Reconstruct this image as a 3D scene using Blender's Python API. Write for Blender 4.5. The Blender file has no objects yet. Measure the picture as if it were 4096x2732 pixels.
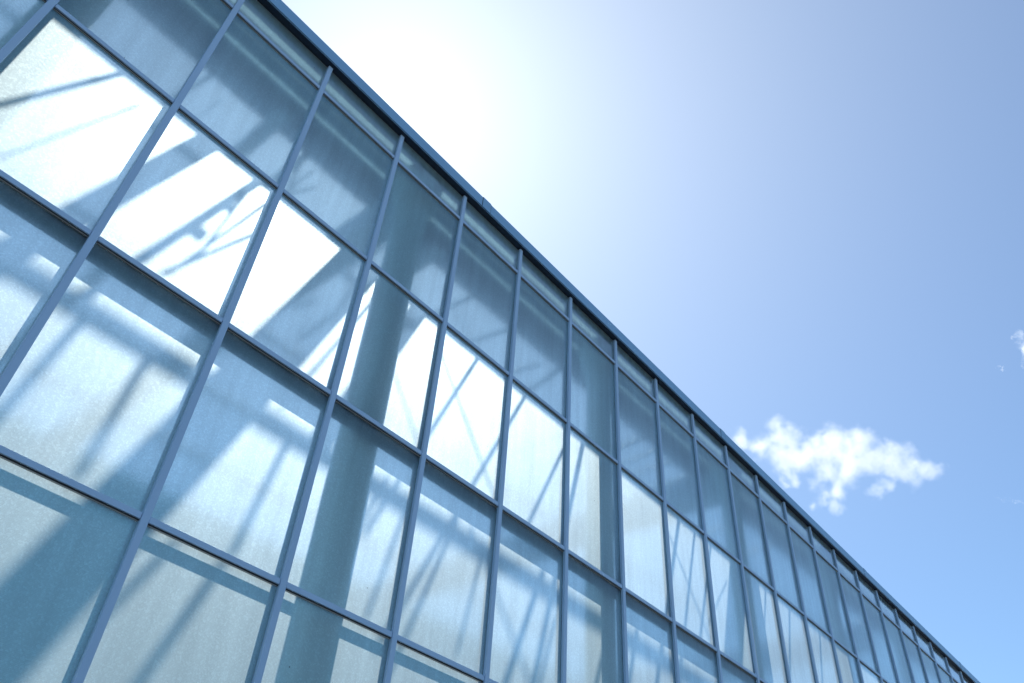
import bpy, bmesh, math, random
from mathutils import Vector, Matrix

random.seed(7)
sc = bpy.context.scene
C = sc.collection
R = math.radians

# ------------------------------------------------------------------ camera
TOP = 12.4                                     # height of the top of the glass wall above the ground
CAM_R = ((0.63709999, -0.76831151, 0.06165242),      # right, down, forward axes
         (0.54233274, 0.38999916, -0.74416118),
         (0.54770321, 0.50754121, 0.66514894))
CAM_L = Vector((0.41090, -6.51586, TOP - 10.80543))
CAM_F = 3194.92
r, d, f = (Vector(v) for v in CAM_R)
cam = bpy.data.cameras.new("camera"); co = bpy.data.objects.new("camera", cam); C.objects.link(co)
M = Matrix.Identity(4)
for i in range(3):
    M[i][0], M[i][1], M[i][2], M[i][3] = r[i], -d[i], -f[i], CAM_L[i]
co.matrix_world = M
cam.sensor_width = 36.0; cam.lens = CAM_F / 4096 * 36
cam.clip_start = 0.05; cam.clip_end = 6000
sc.camera = co

# ------------------------------------------------------------------ sky, sun, exposure
SUN = Vector((0.28955, 0.48275, 0.82651)).normalized()
w = bpy.data.worlds.new("World"); sc.world = w; w.use_nodes = True
nt = w.node_tree; bg = nt.nodes["Background"]
sky = nt.nodes.new("ShaderNodeTexSky"); sky.sky_type = 'NISHITA'
sky.sun_disc = False
sky.sun_elevation = math.asin(SUN.z)
sky.sun_rotation = math.atan2(SUN.x, SUN.y)
sky.altitude = 0; sky.air_density = 1.0; sky.dust_density = 0.05; sky.ozone_density = 1.0
st_ = nt.nodes.new("ShaderNodeVectorMath"); st_.operation = 'MULTIPLY'; st_.inputs[1].default_value = (0.65, 0.85, 0.97)
nt.links.new(sky.outputs[0], st_.inputs[0]); nt.links.new(st_.outputs[0], bg.inputs[0]); bg.inputs[1].default_value = 0.087
# thin high haze brightens the sky round the sun (an aureole fixed to the sun's direction)
wt = nt.nodes.new("ShaderNodeTexCoord"); wd = nt.nodes.new("ShaderNodeVectorMath"); wd.operation = 'DOT_PRODUCT'
wd.inputs[1].default_value = SUN; nt.links.new(wt.outputs["Generated"], wd.inputs[0])
wc = nt.nodes.new("ShaderNodeMath"); wc.operation = 'ARCCOSINE'; wc.use_clamp = False; nt.links.new(wd.outputs["Value"], wc.inputs[0])
we = nt.nodes.new("ShaderNodeMath"); we.operation = 'MULTIPLY'; we.inputs[1].default_value = -1 / R(20); nt.links.new(wc.outputs[0], we.inputs[0])
wx = nt.nodes.new("ShaderNodeMath"); wx.operation = 'EXPONENT'; nt.links.new(we.outputs[0], wx.inputs[0])
b2 = nt.nodes.new("ShaderNodeBackground"); b2.inputs[0].default_value = (1.0, 0.96, 0.78, 1); nt.links.new(wx.outputs[0], b2.inputs[1])
wm_ = nt.nodes.new("ShaderNodeMath"); wm_.operation = 'MULTIPLY'; wm_.inputs[1].default_value = 0.53
nt.links.new(wx.outputs[0], wm_.inputs[0]); nt.links.new(wm_.outputs[0], b2.inputs[1])
wa_ = nt.nodes.new("ShaderNodeAddShader"); nt.links.new(bg.outputs[0], wa_.inputs[0]); nt.links.new(b2.outputs[0], wa_.inputs[1])
nt.links.new(wa_.outputs[0], nt.nodes["World Output"].inputs[0])

sl = bpy.data.lights.new("sun", 'SUN'); so = bpy.data.objects.new("sun", sl); C.objects.link(so)
sl.energy = 3.8; sl.angle = R(0.9); sl.color = (1.0, 0.95, 0.87)
so.rotation_mode = 'QUATERNION'; so.rotation_quaternion = SUN.to_track_quat('Z', 'Y')
so.location = (10, 20, 40)

sc.view_settings.view_transform = 'Standard'; sc.view_settings.look = 'None'
sc.view_settings.exposure = 0.98; sc.view_settings.gamma = 1.0
sc.view_settings.use_curve_mapping = False
cy = sc.cycles
cy.max_bounces = 10; cy.diffuse_bounces = 4; cy.glossy_bounces = 4; cy.transmission_bounces = 6
cy.transparent_max_bounces = 24; cy.volume_bounces = 3
cy.use_denoising = True
cy.sample_clamp_indirect = 4.0
cy.caustics_refractive = True; cy.caustics_reflective = False

# ------------------------------------------------------------------ helpers
def link(o, parent=None):
    C.objects.link(o)
    if parent: o.parent = parent
    return o

def mesh_obj(name, bm, mat, parent=None):
    bmesh.ops.recalc_face_normals(bm, faces=bm.faces)
    me = bpy.data.meshes.new(name); bm.to_mesh(me); bm.free()
    for m in (mat if isinstance(mat, (list, tuple)) else [mat]): me.materials.append(m)
    return link(bpy.data.objects.new(name, me), parent)

def box(bm, x0, x1, y0, y1, z0, z1, bev=0.0, seg=1):
    """axis aligned box, z given relative to the top of the wall"""
    vs = [bm.verts.new((x, y, z + TOP)) for x in (x0, x1) for y in (y0, y1) for z in (z0, z1)]
    fs = [bm.faces.new([vs[i] for i in q]) for q in
          ((0, 1, 3, 2), (4, 6, 7, 5), (0, 4, 5, 1), (2, 3, 7, 6), (0, 2, 6, 4), (1, 5, 7, 3))]
    if bev:
        es = list({e for q in fs for e in q.edges})
        bmesh.ops.bevel(bm, geom=es, offset=bev, segments=seg, affect='EDGES', profile=0.5)
    return fs

def tube(bm, a, b, rad, n=14, rad2=None):
    a = Vector(a) + Vector((0, 0, TOP)); b = Vector(b) + Vector((0, 0, TOP))
    ax = (b - a).normalized()
    u = ax.orthogonal().normalized(); v = ax.cross(u)
    ra, rb = rad, rad if rad2 is None else rad2
    r0 = [bm.verts.new(a + (u * math.cos(t) + v * math.sin(t)) * ra) for t in [2 * math.pi * k / n for k in range(n)]]
    r1 = [bm.verts.new(b + (u * math.cos(t) + v * math.sin(t)) * rb) for t in [2 * math.pi * k / n for k in range(n)]]
    for k in range(n):
        bm.faces.new((r0[k], r0[(k + 1) % n], r1[(k + 1) % n], r1[k]))
    bm.faces.new(r0[::-1]); bm.faces.new(r1)

def lathe(bm, cx, cyy, prof, n=40):
    rings = [[bm.verts.new((cx + rr * math.cos(2 * math.pi * k / n), cyy + rr * math.sin(2 * math.pi * k / n), z + TOP))
              for k in range(n)] for rr, z in prof]
    for a, b in zip(rings, rings[1:]):
        for k in range(n):
            q = bm.faces.new((a[k], a[(k + 1) % n], b[(k + 1) % n], b[k])); q.smooth = True
    bm.faces.new(rings[0][::-1]); bm.faces.new(rings[-1])

def proj(x, y, z):
    v = Vector((x, y, z + TOP)) - CAM_L
    zz = v.dot(f)
    if zz < 0.05: return None
    return CAM_F * v.dot(r) / zz + 2048, CAM_F * v.dot(d) / zz + 1366

def seen(x0, x1, z0, z1, y=0.05):
    """does any of this rectangle of the wall fall inside the photograph"""
    for i in range(13):
        for j in range(13):
            q = proj(x0 + (x1 - x0) * i / 12, y, z0 + (z1 - z0) * j / 12)
            if q and -4 < q[0] < 4100 and -4 < q[1] < 2736: return True
    return False

def ray(u, v):
    return (f + r * ((u - 2048) / CAM_F) + d * ((v - 1366) / CAM_F)).normalized()

def mat(name):
    m = bpy.data.materials.new(name); m.use_nodes = True
    t = m.node_tree; t.nodes.clear()
    return m, t, t.nodes.new, t.links.new

def painted(name, col, rough=0.4, metallic=0.0, var=0.06, scale=3.0, bump=0.02, streak=False):
    m, t, N, L = mat(name)
    out = N("ShaderNodeOutputMaterial"); p = N("ShaderNodeBsdfPrincipled")
    tc = N("ShaderNodeTexCoord"); mp = N("ShaderNodeMapping"); ns = N("ShaderNodeTexNoise")
    if streak: mp.inputs[3].default_value = (1, 1, 0.12)
    ns.inputs["Scale"].default_value = scale; ns.inputs["Detail"].default_value = 6
    L(tc.outputs["Object"], mp.inputs[0]); L(mp.outputs[0], ns.inputs[0])
    hs = N("ShaderNodeMixRGB"); hs.inputs[1].default_value = (*[c * (1 - var * 1.6) for c in col], 1)
    hs.inputs[2].default_value = (*[min(1, c * (1 + var * 1.6)) for c in col], 1)
    L(ns.outputs[0], hs.inputs[0]); L(hs.outputs[0], p.inputs["Base Color"])
    p.inputs["Roughness"].default_value = rough; p.inputs["Metallic"].default_value = metallic
    n2 = N("ShaderNodeTexNoise"); n2.inputs["Scale"].default_value = 60; n2.inputs["Detail"].default_value = 3
    L(tc.outputs["Object"], n2.inputs[0])
    b = N("ShaderNodeBump"); b.inputs["Strength"].default_value = bump * 5; b.inputs["Distance"].default_value = 0.002
    L(n2.outputs[0], b.inputs["Height"]); L(b.outputs[0], p.inputs["Normal"])
    L(p.outputs[0], out.inputs[0])
    return m

M_frame = painted("frame_paint", (0.43, 0.58, 0.77), 0.38, 0.0, streak=True)
M_fascia = painted("fascia_paint", (0.25, 0.45, 0.66), 0.42, 0.0, var=0.05, scale=2.0, streak=True)
M_gasket = painted("gasket_rubber", (0.016, 0.018, 0.022), 0.7)
M_lip = painted("lip_metal", (0.33, 0.31, 0.29), 0.4)
M_navy = painted("dark_blue_soffit", (0.012, 0.03, 0.06), 0.6)
M_dark = painted("joint_sealant", (0.015, 0.03, 0.05), 0.7)
M_white = painted("white_paint", (0.80, 0.82, 0.80), 0.5)
M_colm = painted("column_paint", (0.72, 0.88, 0.96), 0.5)
M_beamdk = painted("dark_steel", (0.03, 0.07, 0.12), 0.6)
M_soffit = painted("soffit_panel", (0.18, 0.31, 0.42), 0.7)
M_steel = painted("white_steel", (0.50, 0.62, 0.72), 0.5)
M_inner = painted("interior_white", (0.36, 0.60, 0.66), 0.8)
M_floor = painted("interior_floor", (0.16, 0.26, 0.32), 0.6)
M_roofing = painted("roofing", (0.25, 0.26, 0.27), 0.8)

# -------- frosted glass: white ceramic frit that scatters what comes through it
def frosted(name, frit=0.30, rough=0.36, tint=(0.80, 0.97, 1.0), tcol=(0.84, 0.96, 1.0), ior=1.07, refl=1.2, wide=0.42, dif=0.18, dcol=(0.60, 0.72, 0.78)):
    m, t, N, L = mat(name)
    out = N("ShaderNodeOutputMaterial"); tc = N("ShaderNodeTexCoord")
    # sparkle of the frit grains
    vo = N("ShaderNodeTexVoronoi"); vo.inputs["Scale"].default_value = 95
    L(tc.outputs["Object"], vo.inputs["Vector"])
    nb = N("ShaderNodeTexNoise"); nb.inputs["Scale"].default_value = 160; nb.inputs["Detail"].default_value = 1
    L(tc.outputs["Object"], nb.inputs[0])
    # per grain random tilt of the normal
    geo = N("ShaderNodeNewGeometry")
    sub = N("ShaderNodeVectorMath"); sub.operation = 'SUBTRACT'; sub.inputs[1].default_value = (0.5, 0.5, 0.5)
    L(vo.outputs["Color"], sub.inputs[0])
    sca = N("ShaderNodeVectorMath"); sca.operation = 'SCALE'; sca.inputs["Scale"].default_value = 0.16
    L(sub.outputs[0], sca.inputs[0])
    add = N("ShaderNodeVectorMath"); add.operation = 'ADD'
    L(geo.outputs["Normal"], add.inputs[0]); L(sca.outputs[0], add.inputs[1])
    nrm = N("ShaderNodeVectorMath"); nrm.operation = 'NORMALIZE'; L(add.outputs[0], nrm.inputs[0])
    # large soft variation of the coating, run-off streaks and dust
    mp = N("ShaderNodeMapping"); mp.inputs[3].default_value = (2.2, 2.2, 0.16)
    L(tc.outputs["Object"], mp.inputs[0])
    st = N("ShaderNodeTexNoise"); st.inputs["Scale"].default_value = 3.0; st.inputs["Detail"].default_value = 7
    st.inputs["Roughness"].default_value = 0.62
    L(mp.outputs[0], st.inputs[0])
    sr = N("ShaderNodeMapRange"); sr.inputs[1].default_value = 0.3; sr.inputs[2].default_value = 0.7
    sr.inputs[3].default_value = 0.90; sr.inputs[4].default_value = 1.06
    L(st.outputs[0], sr.inputs[0])
    # fine printed line pattern of the frit
    wv = N("ShaderNodeTexWave"); wv.bands_direction = 'Z'; wv.inputs["Scale"].default_value = 26
    wv.inputs["Distortion"].default_value = 0.0
    L(tc.outputs["Object"], wv.inputs[0])
    wr = N("ShaderNodeMapRange"); wr.inputs[3].default_value = 0.975; wr.inputs[4].default_value = 1.025
    L(wv.outputs[1], wr.inputs[0])
    # dirt specks
    sp = N("ShaderNodeTexVoronoi"); sp.inputs["Scale"].default_value = 2.4
    L(tc.outputs["Object"], sp.inputs["Vector"])
    spr = N("ShaderNodeMapRange"); spr.inputs[1].default_value = 0.012; spr.inputs[2].default_value = 0.02
    spr.inputs[3].default_value = 0.25; spr.inputs[4].default_value = 1.0
    L(sp.outputs["Distance"], spr.inputs[0])
    mu = N("ShaderNodeMath"); mu.operation = 'MULTIPLY'; L(sr.outputs[0], mu.inputs[0]); L(wr.outputs[0], mu.inputs[1])
    mu2 = N("ShaderNodeMath"); mu2.operation = 'MULTIPLY'; L(mu.outputs[0], mu2.inputs[0]); L(spr.outputs[0], mu2.inputs[1])
    gr = N("ShaderNodeMapRange"); gr.inputs[1].default_value = 0.25; gr.inputs[2].default_value = 0.75
    gr.inputs[3].default_value = 0.93; gr.inputs[4].default_value = 1.06
    L(nb.outputs[0], gr.inputs[0])
    mu3 = N("ShaderNodeMath"); mu3.operation = 'MULTIPLY'; L(mu2.outputs[0], mu3.inputs[0]); L(gr.outputs[0], mu3.inputs[1])
    oi = N("ShaderNodeObjectInfo"); orr = N("ShaderNodeMapRange"); orr.inputs[3].default_value = 0.89; orr.inputs[4].default_value = 1.04
    L(oi.outputs["Random"], orr.inputs[0])
    mu4 = N("ShaderNodeMath"); mu4.operation = 'MULTIPLY'; L(mu3.outputs[0], mu4.inputs[0]); L(orr.outputs[0], mu4.inputs[1]); mu3 = mu4

    def tinted(c):
        x = N("ShaderNodeVectorMath"); x.operation = 'SCALE'; x.inputs[0].default_value = c
        L(mu3.outputs[0], x.inputs["Scale"]); return x.outputs[0]
    tr = N("ShaderNodeBsdfTranslucent"); L(tinted(tcol), tr.inputs[0])
    df = N("ShaderNodeBsdfDiffuse"); L(tinted(dcol), df.inputs[0])
    rf = N("ShaderNodeBsdfRefraction"); rf.distribution = 'GGX'
    rf.inputs["Roughness"].default_value = rough; rf.inputs["IOR"].default_value = ior
    L(tinted(tint), rf.inputs["Color"]); L(nrm.outputs[0], rf.inputs["Normal"])
    gl = N("ShaderNodeBsdfGlossy"); gl.inputs["Roughness"].default_value = 0.10; gl.inputs[0].default_value = (1, 1, 1, 1)
    fr = N("ShaderNodeFresnel"); fr.inputs[0].default_value = 1.5
    fm = N("ShaderNodeMath"); fm.operation = 'MULTIPLY'; fm.inputs[1].default_value = refl; L(fr.outputs[0], fm.inputs[0])
    m0 = N("ShaderNodeMixShader"); m0.inputs[0].default_value = dif; L(tr.outputs[0], m0.inputs[1]); L(df.outputs[0], m0.inputs[2])
    m1 = N("ShaderNodeMixShader"); m1.inputs[0].default_value = frit; L(rf.outputs[0], m1.inputs[1]); L(m0.outputs[0], m1.inputs[2])
    m2 = N("ShaderNodeMixShader"); L(fm.outputs[0], m2.inputs[0]); L(m1.outputs[0], m2.inputs[1]); L(gl.outputs[0], m2.inputs[2])
    L(m2.outputs[0], out.inputs[0])
    rb = N("ShaderNodeBsdfRefraction"); rb.distribution = 'GGX'; rb.inputs["Roughness"].default_value = 0.85; rb.inputs["IOR"].default_value = 1.45
    # sparkle: each grain throws more or less of the sun forward
    vg = N("ShaderNodeTexVoronoi"); vg.inputs["Scale"].default_value = 75; L(tc.outputs["Object"], vg.inputs["Vector"])
    sx = N("ShaderNodeSeparateXYZ"); L(vg.outputs["Color"], sx.inputs[0])
    pw = N("ShaderNodeMath"); pw.operation = 'POWER'; pw.inputs[1].default_value = 3.0; L(sx.outputs[0], pw.inputs[0])
    sg = N("ShaderNodeMath"); sg.operation = 'MULTIPLY_ADD'; sg.inputs[1].default_value = 0.50; sg.inputs[2].default_value = 0.87; L(pw.outputs[0], sg.inputs[0])
    sv = N("ShaderNodeVectorMath"); sv.operation = 'SCALE'; L(tinted(tcol), sv.inputs[0]); L(sg.outputs[0], sv.inputs["Scale"])
    L(sv.outputs[0], rb.inputs["Color"]); L(nrm.outputs[0], rb.inputs["Normal"])
    mb = N("ShaderNodeMixShader"); mb.inputs[0].default_value = wide; L(rf.outputs[0], mb.inputs[1]); L(rb.outputs[0], mb.inputs[2])
    L(mb.outputs[0], m1.inputs[1])
    return m

M_glass = frosted("frosted_glass")
M_clere = frosted("clerestory_glass", frit=0.28, rough=0.46, wide=0.22, tint=(0.78, 0.95, 1.0), tcol=(0.85, 0.97, 1.0), refl=2.2, dif=0.4, dcol=(0.70, 0.90, 0.98))

def clear(name, col):
    m, t, N, L = mat(name)
    out = N("ShaderNodeOutputMaterial"); a = N("ShaderNodeBsdfTransparent"); a.inputs[0].default_value = (*col, 1)
    L(a.outputs[0], out.inputs[0]); return m
M_clear = clear("clear_glass_back", (0.97, 0.99, 0.98))

m, t, N, L = mat("skylight_glass")
o_ = N("ShaderNodeOutputMaterial"); a_ = N("ShaderNodeBsdfTransparent"); a_.inputs[0].default_value = (0.98, 0.99, 0.99, 1)
g_ = N("ShaderNodeBsdfGlossy"); g_.inputs["Roughness"].default_value = 0.03
x_ = N("ShaderNodeMixShader"); x_.inputs[0].default_value = 0.03
L(a_.outputs[0], x_.inputs[1]); L(g_.outputs[0], x_.inputs[2]); L(x_.outputs[0], o_.inputs[0])
M_sky = m

# ------------------------------------------------------------------ ground
m, t, N, L = mat("asphalt")
out = N("ShaderNodeOutputMaterial"); p = N("ShaderNodeBsdfPrincipled"); tc = N("ShaderNodeTexCoord")
n1 = N("ShaderNodeTexNoise"); n1.inputs["Scale"].default_value = 0.3; n1.inputs["Detail"].default_value = 8
n2 = N("ShaderNodeTexNoise"); n2.inputs["Scale"].default_value = 40
L(tc.outputs["Object"], n1.inputs[0]); L(tc.outputs["Object"], n2.inputs[0])
mx = N("ShaderNodeMixRGB"); mx.inputs[1].default_value = (0.07, 0.075, 0.08, 1); mx.inputs[2].default_value = (0.16, 0.165, 0.17, 1)
L(n1.outputs[0], mx.inputs[0]); L(mx.outputs[0], p.inputs["Base Color"]); p.inputs["Roughness"].default_value = 0.9
b = N("ShaderNodeBump"); b.inputs["Strength"].default_value = 0.4; L(n2.outputs[0], b.inputs["Height"]); L(b.outputs[0], p.inputs["Normal"])
L(p.outputs[0], out.inputs[0])
bm = bmesh.new()
vs = [bm.verts.new(v) for v in ((-3000, -3000, 0), (3000, -3000, 0), (3000, 3000, 0), (-3000, 3000, 0))]
bm.faces.new(vs)
g = mesh_obj("ground", bm, m); g["kind"] = "structure"

# ------------------------------------------------------------------ the building
W = 1.5
X0, X1 = -6, 28                                  # columns of panes: x = W*i
ROWS = [0.0, -0.6117, -2.9230, -5.2279, -7.5422, -9.86, -12.15]
B = bpy.data.objects.new("glass_building", None); C.objects.link(B)
B.location = (0, 0, 0)
B["label"] = "long building with a frosted glass wall in blue-grey frames under a blue metal roof edge"
B["category"] = "building"

GY0, GY1 = 0.050, 0.062                           # glass: outer face, inner face
rest_p, rest_t = bmesh.new(), bmesh.new()
def pane_geo(bm, x0, x1, z0, z1):
    fs = box(bm, x0, x1, GY0, GY1, z0, z1)
    for q in fs: q.material_index = 1
    fs[4].material_index = 0
    return fs
# in box(): face order x0, x1, y0(front), y1, z0, z1
def pane_geo(bm, x0, x1, z0, z1):
    fs = box(bm, x0, x1, GY0, GY1, z0, z1)
    for q in fs:
        front = all(abs(v.co.y - GY0) < 1e-5 for v in q.verts)
        q.material_index = 0 if front else 1
def transom_geo(bm, x0, x1, z, last=False):
    h = 0.030
    box(bm, x0, x1, 0.012, 0.046, z - h, z + h, 0.003)

for i in range(X0, X1):
    for k in range(6):
        x0, x1 = W * i + 0.012, W * (i + 1) - 0.012
        z1, z0 = ROWS[k] - 0.012, ROWS[k + 1] + 0.012
        vis = seen(x0, x1, z0, z1)
        if vis:
            bm = bmesh.new(); pane_geo(bm, x0, x1, z0, z1)
            mesh_obj("glass_pane", bm, [M_clere if k == 0 else M_glass, M_clear], B)
        else:
            pane_geo(rest_p, x0, x1, z0, z1)
for i in range(X0, X1):
    for k in range(1, 6):
        x0, x1 = W * i + 0.0405, W * (i + 1) - 0.0405
        z = ROWS[k]
        if seen(x0, x1, z - 0.03, z + 0.03, 0.012):
            bm = bmesh.new(); transom_geo(bm, x0, x1, z)
            tr = mesh_obj("transom", bm, M_frame, B)
            bm = bmesh.new()
            box(bm, x0, x1, 0.030, 0.0495, z - 0.042, z - 0.0305)       # dark gasket under the cap
            gk = mesh_obj("gasket", bm, M_gasket, tr)
            bm = bmesh.new()
            box(bm, x0 + .002, x1 - .002, 0.034, 0.049, z - 0.0495, z - 0.0425)
            mesh_obj("metal_lip", bm, M_lip, tr)
        else:
            transom_geo(rest_t, x0, x1, z)
o = mesh_obj("glass_pane", rest_p, [M_glass, M_clear], B); o["kind"] = "stuff"
o = mesh_obj("transom", rest_t, M_frame, B); o["kind"] = "stuff"

rest_m = bmesh.new()
for i in range(X0, X1 + 1):
    x = W * i
    vis = seen(x - 0.04, x + 0.04, -12.2, 0.0, 0.0)
    bm = bmesh.new() if vis else rest_m
    box(bm, x - 0.0375, x + 0.0375, 0.0, 0.0485, -12.2, -0.004, 0.009, 3)   # cap with rounded top
    if vis:
        mu = mesh_obj("mullion", bm, M_frame, B)
        bm = bmesh.new()
        box(bm, x - 0.030, x + 0.030, 0.064, 0.165, -12.2, -0.01)
        mesh_obj("mullion_back", bm, M_frame, mu)
    else:
        box(bm, x - 0.030, x + 0.030, 0.064, 0.165, -12.2, -0.01)
o = mesh_obj("mullion", rest_m, M_frame, B); o["kind"] = "stuff"

# inner rails behind the transoms: deep box at the third one, thin rails at the others
XA, XB = W * X0, W * X1
bm = bmesh.new(); box(bm, XA, XB, 0.066, 0.150, ROWS[1] - 0.02, ROWS[1] + 0.03); mesh_obj("inner_rail", bm, M_frame, B)
bm = bmesh.new(); box(bm, XA, XB, 0.066, 0.120, ROWS[2] - 0.02, ROWS[2] + 0.02); mesh_obj("inner_rail", bm, M_frame, B)
bm = bmesh.new(); box(bm, XA, XB, 0.166, 0.290, ROWS[3] - 0.10, ROWS[3] + 0.10); box(bm, XA, XB, 0.080, 0.166, ROWS[3] - 0.10, ROWS[3] + 0.02)
mesh_obj("floor_edge_beam", bm, M_beamdk, B)
bm = bmesh.new(); box(bm, XA, XB, 0.140, 0.185, ROWS[4] - 0.02, ROWS[4] + 0.03); mesh_obj("inner_rail", bm, M_frame, B)
bm = bmesh.new(); box(bm, XA, XB, 0.066, 0.150, ROWS[5] - 0.03, ROWS[5] + 0.03); mesh_obj("inner_rail", bm, M_frame, B)
bm = bmesh.new(); box(bm, XA - .1, XB + .1, -0.02, 0.30, -12.4, -12.2); mesh_obj("plinth", bm, M_floor, B)

# roof edge: fascia sheets with joint covers
joints = [-10.2, -1.86, 6.43, 14.74, 23.06, 31.38, 42.2]
for a, b_ in zip(joints, joints[1:]):
    bm = bmesh.new()
    box(bm, a + 0.004, b_ - 0.004, -0.082, -0.070, 0.006, 0.232)
    box(bm, a + 0.004, b_ - 0.004, -0.070, 0.135, 0.222, 0.232)
    box(bm, a + 0.004, b_ - 0.004, -0.070, -0.052, 0.006, 0.010)
    fp = mesh_obj("fascia_panel", bm, M_fascia, B)
    bm = bmesh.new()
    box(bm, b_ - 0.10, b_ + 0.10, -0.0855, -0.0825, 0.003, 0.2450)
    box(bm, b_ - 0.10, b_ + 0.10, -0.0825, 0.13, 0.2325, 0.2450)
    cv = mesh_obj("joint_cover", bm, M_fascia, fp)
    bm = bmesh.new()
    box(bm, b_ - 0.114, b_ - 0.1005, -0.0840, -0.0825, 0.007, 0.238)
    box(bm, b_ + 0.1005, b_ + 0.1080, -0.0836, -0.0825, 0.007, 0.238)
    mesh_obj("joint_line", bm, M_dark, fp)
bm = bmesh.new(); box(bm, XA - 1, XB + .1, -0.0515, 0.140, 0.012, 0.022); mesh_obj("fascia_soffit", bm, M_navy, B)
bm = bmesh.new()
[box(bm, XA, XB, a_, b_, 0.030, 0.034) for a_, b_ in ((0.150, 0.320), (0.482, 0.985), (1.092, 1.88))]; mesh_obj("eaves_soffit", bm, M_soffit, B)
bm = bmesh.new(); [box(bm, XA, XB, a_, b_, 0.036, 0.090) for a_, b_ in ((0.150, 0.320), (0.482, 0.985), (1.092, 1.88))]; mesh_obj("eaves_slab", bm, M_roofing, B)
bm = bmesh.new(); box(bm, XA, XB, 1.20, 1.45, -0.12, 0.028, 0.01); mesh_obj("edge_beam", bm, M_beamdk, B)
bm = bmesh.new(); box(bm, XA, XB, 0.168, 0.210, ROWS[1] - 0.02, -0.50, 0.004); mesh_obj("added_pale_rail", bm, M_white, B)  # white strip added behind the glass to brighten the foot of the clerestory
bm = bmesh.new(); box(bm, XA, XB, 0.066, 0.135, -0.05, 0.010); mesh_obj("head_closure", bm, M_lip, B)

# made-up translucent slots, added to put a soft glow behind the upper panes
m, t, N, L = mat("added_slot_opal")
o_ = N("ShaderNodeOutputMaterial"); a_ = N("ShaderNodeBsdfTranslucent"); a_.inputs[0].default_value = (0.42, 0.50, 0.52, 1)
L(a_.outputs[0], o_.inputs[0])
bm = bmesh.new(); box(bm, XA, XB, 0.322, 0.480, 0.050, 0.054); mesh_obj("added_glow_slot", bm, m, B)
m2_ = m.copy(); m2_.node_tree.nodes["Translucent BSDF"].inputs[0].default_value = (0.42, 0.52, 0.56, 1)
bm = bmesh.new(); box(bm, XA, XB, 0.987, 1.090, 0.050, 0.054); mesh_obj("added_glow_slot", bm, m2_, B)  # second added slot, invented to draw a pale line in the row below
bm = bmesh.new(); box(bm, XA, XB, 0.1415, 0.1485, 0.0, 0.220); mesh_obj("slot_upstand", bm, M_fascia, B)
# columns: round, just inside the glass
COLS = [-5.10, 0.13, 5.35, 10.57, 15.80, 21.02, 26.25, 31.5, 36.7]
for cx in COLS:
    bm = bmesh.new()
    lathe(bm, cx, 0.62, [(0.265, -12.4), (0.265, -1.15), (0.275, -0.9), (0.33, -0.62), (0.42, -0.4), (0.46, -0.245), (0.46, 0.026)])
    mesh_obj("column", bm, M_colm, B)

DEEP = 15.0
def dd(z, z0=0.0): return (z0 - z) / 1.7121
def beam(X, wdt, y0, y1, z0, z1, name="roof_beam"):
    bm = bmesh.new(); box(bm, X, X + wdt, y0, y1, z0, z1, 0.01); return mesh_obj(name, bm, M_steel, B)
# deep girders over every other column, thin ones between
beam(5.13, 0.48, 0.95, DEEP, -0.58, 0.02, "roof_girder")
beam(5.93, 0.05, 1.3, 3.4, -0.03, 0.02)
beam(6.43, 0.25, 1.3, 3.5, -0.18, 0.02)
beam(15.60, 0.45, 0.95, DEEP, -0.75, 0.02, "roof_girder")
beam(26.0, 0.45, 1.9, DEEP, -0.75, 0.02, "roof_girder")
beam(-5.3, 0.45, 1.9, DEEP, -0.75, 0.02, "roof_girder")
beam(2.93, 0.22, 1.25, DEEP, -0.22, 0.02)
# lengthwise purlin
bm = bmesh.new(); box(bm, XA, XB, 3.47, 3.60, -0.10, 0.02, 0.01); mesh_obj("purlin", bm, M_steel, B)
for yy in (6.4, 9.2, 12.0):
    bm = bmesh.new(); box(bm, XA, XB, yy, yy + 0.14, -0.12, 0.02, 0.01); mesh_obj("purlin", bm, M_steel, B)

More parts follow.
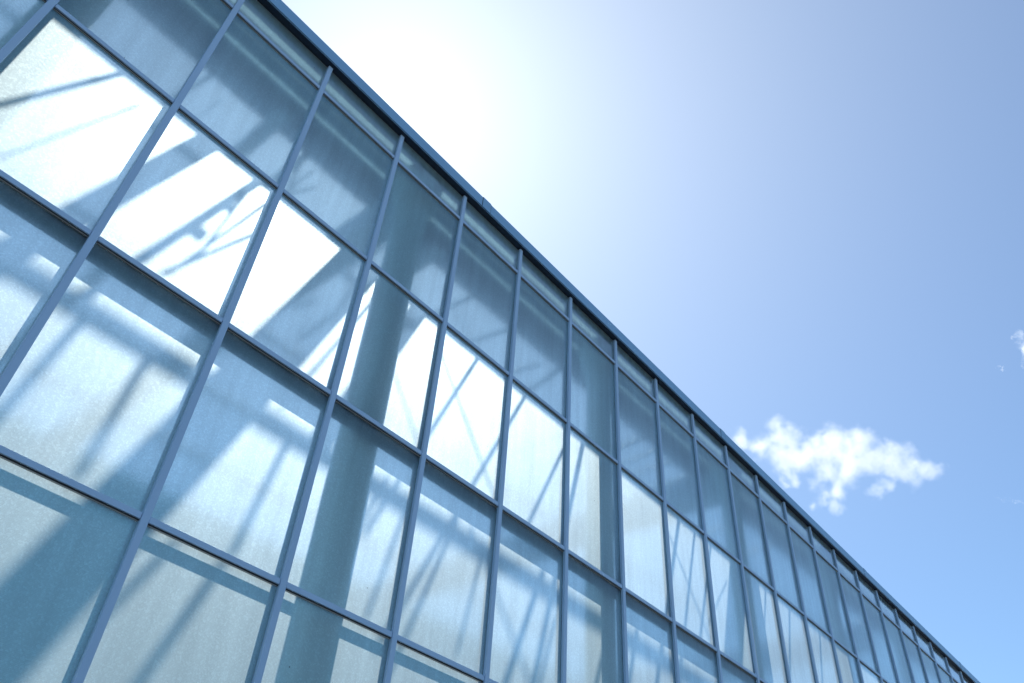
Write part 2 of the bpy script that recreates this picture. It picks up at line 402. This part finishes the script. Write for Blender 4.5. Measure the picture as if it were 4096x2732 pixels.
# slender struts and glazing bars of the glazed roof
def strut(xa, za, xb, zb, rad, z0=-0.05, ext=0.0, name="roof_strut"):
    da, db = dd(za, z0), dd(zb, z0)
    A = Vector((xa + 0.6 * da, da + GY0, z0)); Bv = Vector((xb + 0.6 * db, db + GY0, z0))
    if ext: Bv = Bv + (Bv - A).normalized() * ext
    bm = bmesh.new(); tube(bm, A, Bv, rad); mesh_obj(name, bm, M_steel, B)
S = [(0.92, -3.0, 0.24, -4.55, .036, -.05, 2.0), (2.74, -3.0, 1.95, -5.18, .060, -.05, 0.4),
     (2.65, -3.33, 2.45, -4.66, .022, -.1, 0), (2.91, -3.30, 2.26, -5.1, .024, -.15, 0), (2.98, -3.75, 2.2, -5.15, .028, -.2, 0),
     (6.78, -3.05, 6.04, -4.91, .038, -.05, 1.0), (7.91, -3.05, 6.95, -5.19, .038, -.05, 1.5),
     (9.46, -3.05, 9.08, -4.6, .055, -.05, 2.0), (8.92, -3.5, 8.29, -4.88, .036, -.1, .3),
     (12.53, -3.1, 12.12, -4.3, .055, -.05, 2.0), (13.13, -3.05, 12.48, -5.02, .040, -.05, 1.0), (13.75, -3.05, 13.2, -4.5, .040, -.05, 0.5),
     (14.27, -3.6, 13.3, -4.80, .016, -.2, 0), (6.02, -3.46, 7.44, -5.18, .013, -.25, 0), (4.30, -3.0, 5.9, -5.1, .010, -.25, 0),
     (16.09, -3.05, 15.7, -4.1, .035, -.05, 1.0), (17.23, -3.05, 16.6, -4.8, .04, -.05, 1.0), (18.8, -3.05, 18.2, -4.8, .04, -.05, 1.0),
     (2.44, -6.1, 2.35, -7.47, .040, -.3, 0), (1.77, -6.15, 1.58, -7.45, .045, -.3, 0), (4.12, -6.1, 3.9, -7.5, .040, -.3, 0),
     (8.52, -5.75, 7.88, -7.47, .055, -.3, 0.5), (8.83, -6.3, 8.55, -7.27, .03, -.3, .5), (5.53, -5.8, 5.27, -6.57, .035, -.3, 0),
     (6.76, -5.75, 6.2, -7.43, .035, -.3, .3), (5.43, -6.1, 5.22, -6.7, .03, -.3, 0),
     (7.0, -5.75, 8.4, -7.4, .018, -.4, .3), (10.9, -5.75, 10.4, -7.3, .05, -.3, .5), (12.2, -5.75, 11.9, -7.3, .04, -.3, .5),
     (10.2, -5.8, 9.6, -7.4, .05, -.3, .5), (13.4, -5.8, 13.0, -7.3, .045, -.3, .5), (1.2, -3.3, .5, -5.1, .012, -.3, 0), (1.9, -3.3, 1.25, -5.15, .02, -.2, 0),
     (14.8, -5.8, 14.4, -7.3, .04, -.3, .5), (12.0, -3.4, 13.3, -5.1, .014, -.3, 0), (7.3, -5.85, 7.0, -7.4, .025, -.3, 0), (5.9, -6.0, 5.6, -7.5, .03, -.3, 0),
     (3.35, -7.62, 2.95, -8.5, .045, -.4, 0), (3.84, -7.62, 3.45, -8.85, .05, -.4, .5)]
for s in S: strut(*s)
# gusset and pipe stub on the long strut
bm = bmesh.new(); box(bm, 3.78, 3.93, 2.52, 2.60, -0.12, -0.01); mesh_obj("bracket", bm, M_steel, B)
bm = bmesh.new(); box(bm, 3.76, 3.86, 2.18, 2.22, -0.12, -0.01); mesh_obj("bracket", bm, M_steel, B)

# glazed roof, back wall, end walls and floor that close the hall
bm = bmesh.new(); box(bm, XA, XB, 1.90, DEEP, 0.10, 0.12); mesh_obj("glazed_roof", bm, M_sky, B)
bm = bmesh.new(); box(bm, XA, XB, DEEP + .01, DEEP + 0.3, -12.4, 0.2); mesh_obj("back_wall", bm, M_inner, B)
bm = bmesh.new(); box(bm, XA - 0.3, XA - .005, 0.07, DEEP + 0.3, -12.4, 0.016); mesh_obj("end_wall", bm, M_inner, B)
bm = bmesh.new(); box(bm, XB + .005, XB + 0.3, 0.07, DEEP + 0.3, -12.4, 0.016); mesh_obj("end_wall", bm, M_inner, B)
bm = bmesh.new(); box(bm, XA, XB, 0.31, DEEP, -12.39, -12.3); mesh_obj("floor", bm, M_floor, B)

# ------------------------------------------------------------------ clouds
def cloud(name, label, blobs, dist, dens, nscale, group=None, seed=0.0, depthk=0.8, thr=0.0):
    """lumps: (u, v, radius) in photo pixels, set at a real distance and given real depth"""
    px = dist / CAM_F
    cen = Vector((0, 0, 0)); L_ = []
    rnd = random.Random(len(blobs))
    for (u, v, rr) in blobs:
        dep = dist * (1 + rnd.uniform(-1, 1) * 0.012)
        dr = f + r * ((u - 2048) / CAM_F) + d * ((v - 1366) / CAM_F)
        L_.append((CAM_L + dr * dep, rr * px))
    for p_, _ in L_: cen += p_
    cen /= len(L_)
    bm = bmesh.new()
    for p_, rr in L_:
        bmesh.ops.create_icosphere(bm, subdivisions=3, radius=rr * 1.45, matrix=Matrix.Translation(p_ - cen))
    me = bpy.data.meshes.new(name + "_raw"); bm.to_mesh(me); bm.free()
    tmp = bpy.data.objects.new(name + "_raw", me); C.objects.link(tmp)
    md = tmp.modifiers.new("r", 'REMESH'); md.mode = 'VOXEL'; md.voxel_size = px * 9
    dg = bpy.context.evaluated_depsgraph_get()
    me2 = bpy.data.meshes.new_from_object(tmp.evaluated_get(dg))
    bpy.data.objects.remove(tmp)
    me2.name = name
    o = bpy.data.objects.new(name, me2); C.objects.link(o); o.location = cen
    m, t, N, L = mat(name + "_vapour")
    out = N("ShaderNodeOutputMaterial"); tc = N("ShaderNodeTexCoord")
    # warp + blob field
    wn = N("ShaderNodeTexNoise"); wn.inputs["Scale"].default_value = nscale * 0.55; wn.inputs["Detail"].default_value = 3
    L(tc.outputs["Object"], wn.inputs[0])
    ws = N("ShaderNodeVectorMath"); ws.operation = 'SUBTRACT'; ws.inputs[1].default_value = (.5, .5, .5); L(wn.outputs["Color"], ws.inputs[0])
    wm = N("ShaderNodeVectorMath"); wm.operation = 'SCALE'; wm.inputs["Scale"].default_value = px * 150; L(ws.outputs[0], wm.inputs[0])
    wa = N("ShaderNodeVectorMath"); wa.operation = 'ADD'; L(tc.outputs["Object"], wa.inputs[0]); L(wm.outputs[0], wa.inputs[1])
    prev = None
    for p_, rr in L_:
        q = N("ShaderNodeVectorMath"); q.operation = 'DISTANCE'; L(wa.outputs[0], q.inputs[0]); q.inputs[1].default_value = p_ - cen
        k = N("ShaderNodeMath"); k.operation = 'MULTIPLY_ADD'; L(q.outputs["Value"], k.inputs[0])
        k.inputs[1].default_value = -1.0 / rr; k.inputs[2].default_value = 1.0
        if prev is None: prev = k.outputs[0]
        else:
            x = N("ShaderNodeMath"); x.operation = 'SMOOTH_MAX'; x.inputs[2].default_value = 0.25
            L(prev, x.inputs[0]); L(k.outputs[0], x.inputs[1]); prev = x.outputs[0]
    ns = N("ShaderNodeTexNoise"); ns.inputs["Scale"].default_value = nscale; ns.inputs["Detail"].default_value = 7
    ns.inputs["Roughness"].default_value = 0.7
    L(tc.outputs["Object"], ns.inputs[0])
    a = N("ShaderNodeMath"); a.operation = 'MULTIPLY_ADD'; L(ns.outputs[0], a.inputs[0]); a.inputs[1].default_value = 4.0
    a.inputs[2].default_value = -2.0 - thr
    s = N("ShaderNodeMath"); s.operation = 'MULTIPLY_ADD'; L(prev, s.inputs[0]); s.inputs[1].default_value = 1.25; L(a.outputs[0], s.inputs[2])
    mr = N("ShaderNodeMapRange"); mr.interpolation_type = 'SMOOTHSTEP'
    mr.inputs[1].default_value = 0.0; mr.inputs[2].default_value = 1.5; mr.inputs[3].default_value = 0.0; mr.inputs[4].default_value = dens
    L(s.outputs[0], mr.inputs[0])
    # fade to nothing at the hull
    ed = N("ShaderNodeMapRange"); ed.inputs[1].default_value = -0.42; ed.inputs[2].default_value = -0.1; L(prev, ed.inputs[0])
    de = N("ShaderNodeMath"); de.operation = 'MULTIPLY'; L(mr.outputs[0], de.inputs[0]); L(ed.outputs[0], de.inputs[1])
    vp = N("ShaderNodeVolumeScatter"); vp.inputs["Color"].default_value = (1, 1, 1, 1); vp.inputs["Anisotropy"].default_value = 0.35
    L(de.outputs[0], vp.inputs["Density"]); L(vp.outputs[0], out.inputs["Volume"])
    me2.materials.clear(); me2.materials.append(m)
    o["label"] = label; o["category"] = "cloud"
    return o

big = [(2965, 1765, 45), (3050, 1785, 62), (3120, 1750, 70), (3150, 1830, 72), (3225, 1815, 78), (3270, 1760, 48), (3330, 1800, 88),
       (3415, 1795, 95), (3400, 1880, 60), (3490, 1850, 75), (3590, 1815, 52), (3560, 1860, 60), (3620, 1860, 58), (3700, 1878, 50),
       (3755, 1885, 34), (3300, 1915, 50), (3290, 1985, 46), (3350, 1965, 42), (3350, 2020, 34), (3265, 2020, 28), (3490, 1965, 34),
       (3540, 1940, 32), (3655, 1930, 40), (3170, 1905, 40), (3130, 1925, 24)]
cloud("cloud", "large ragged white cloud in the blue sky just above the roof edge", big, 900.0, 0.034, 0.050, thr=-0.20)
cloud("cloud", "small pale wisp of cloud cut off by the right edge of the photo",
      [(4090, 1345, 26), (4110, 1385, 34), (4120, 1450, 30), (4065, 1345, 16)], 900.0, 0.045, 0.10, thr=-0.3)
cloud("cloud", "tiny separate streak of cloud left of the upper edge wisp",
      [(3992, 1474, 10), (4004, 1472, 12), (4018, 1476, 9)], 900.0, 0.06, 0.2, thr=-0.4)
cloud("cloud", "faint thin streak of cloud at the right edge below the other wisps",
      [(3990, 1997, 9), (4020, 2000, 11), (4048, 2004, 11), (4076, 2012, 12), (4105, 2016, 12)], 900.0, 0.03, 0.2, thr=-0.4)
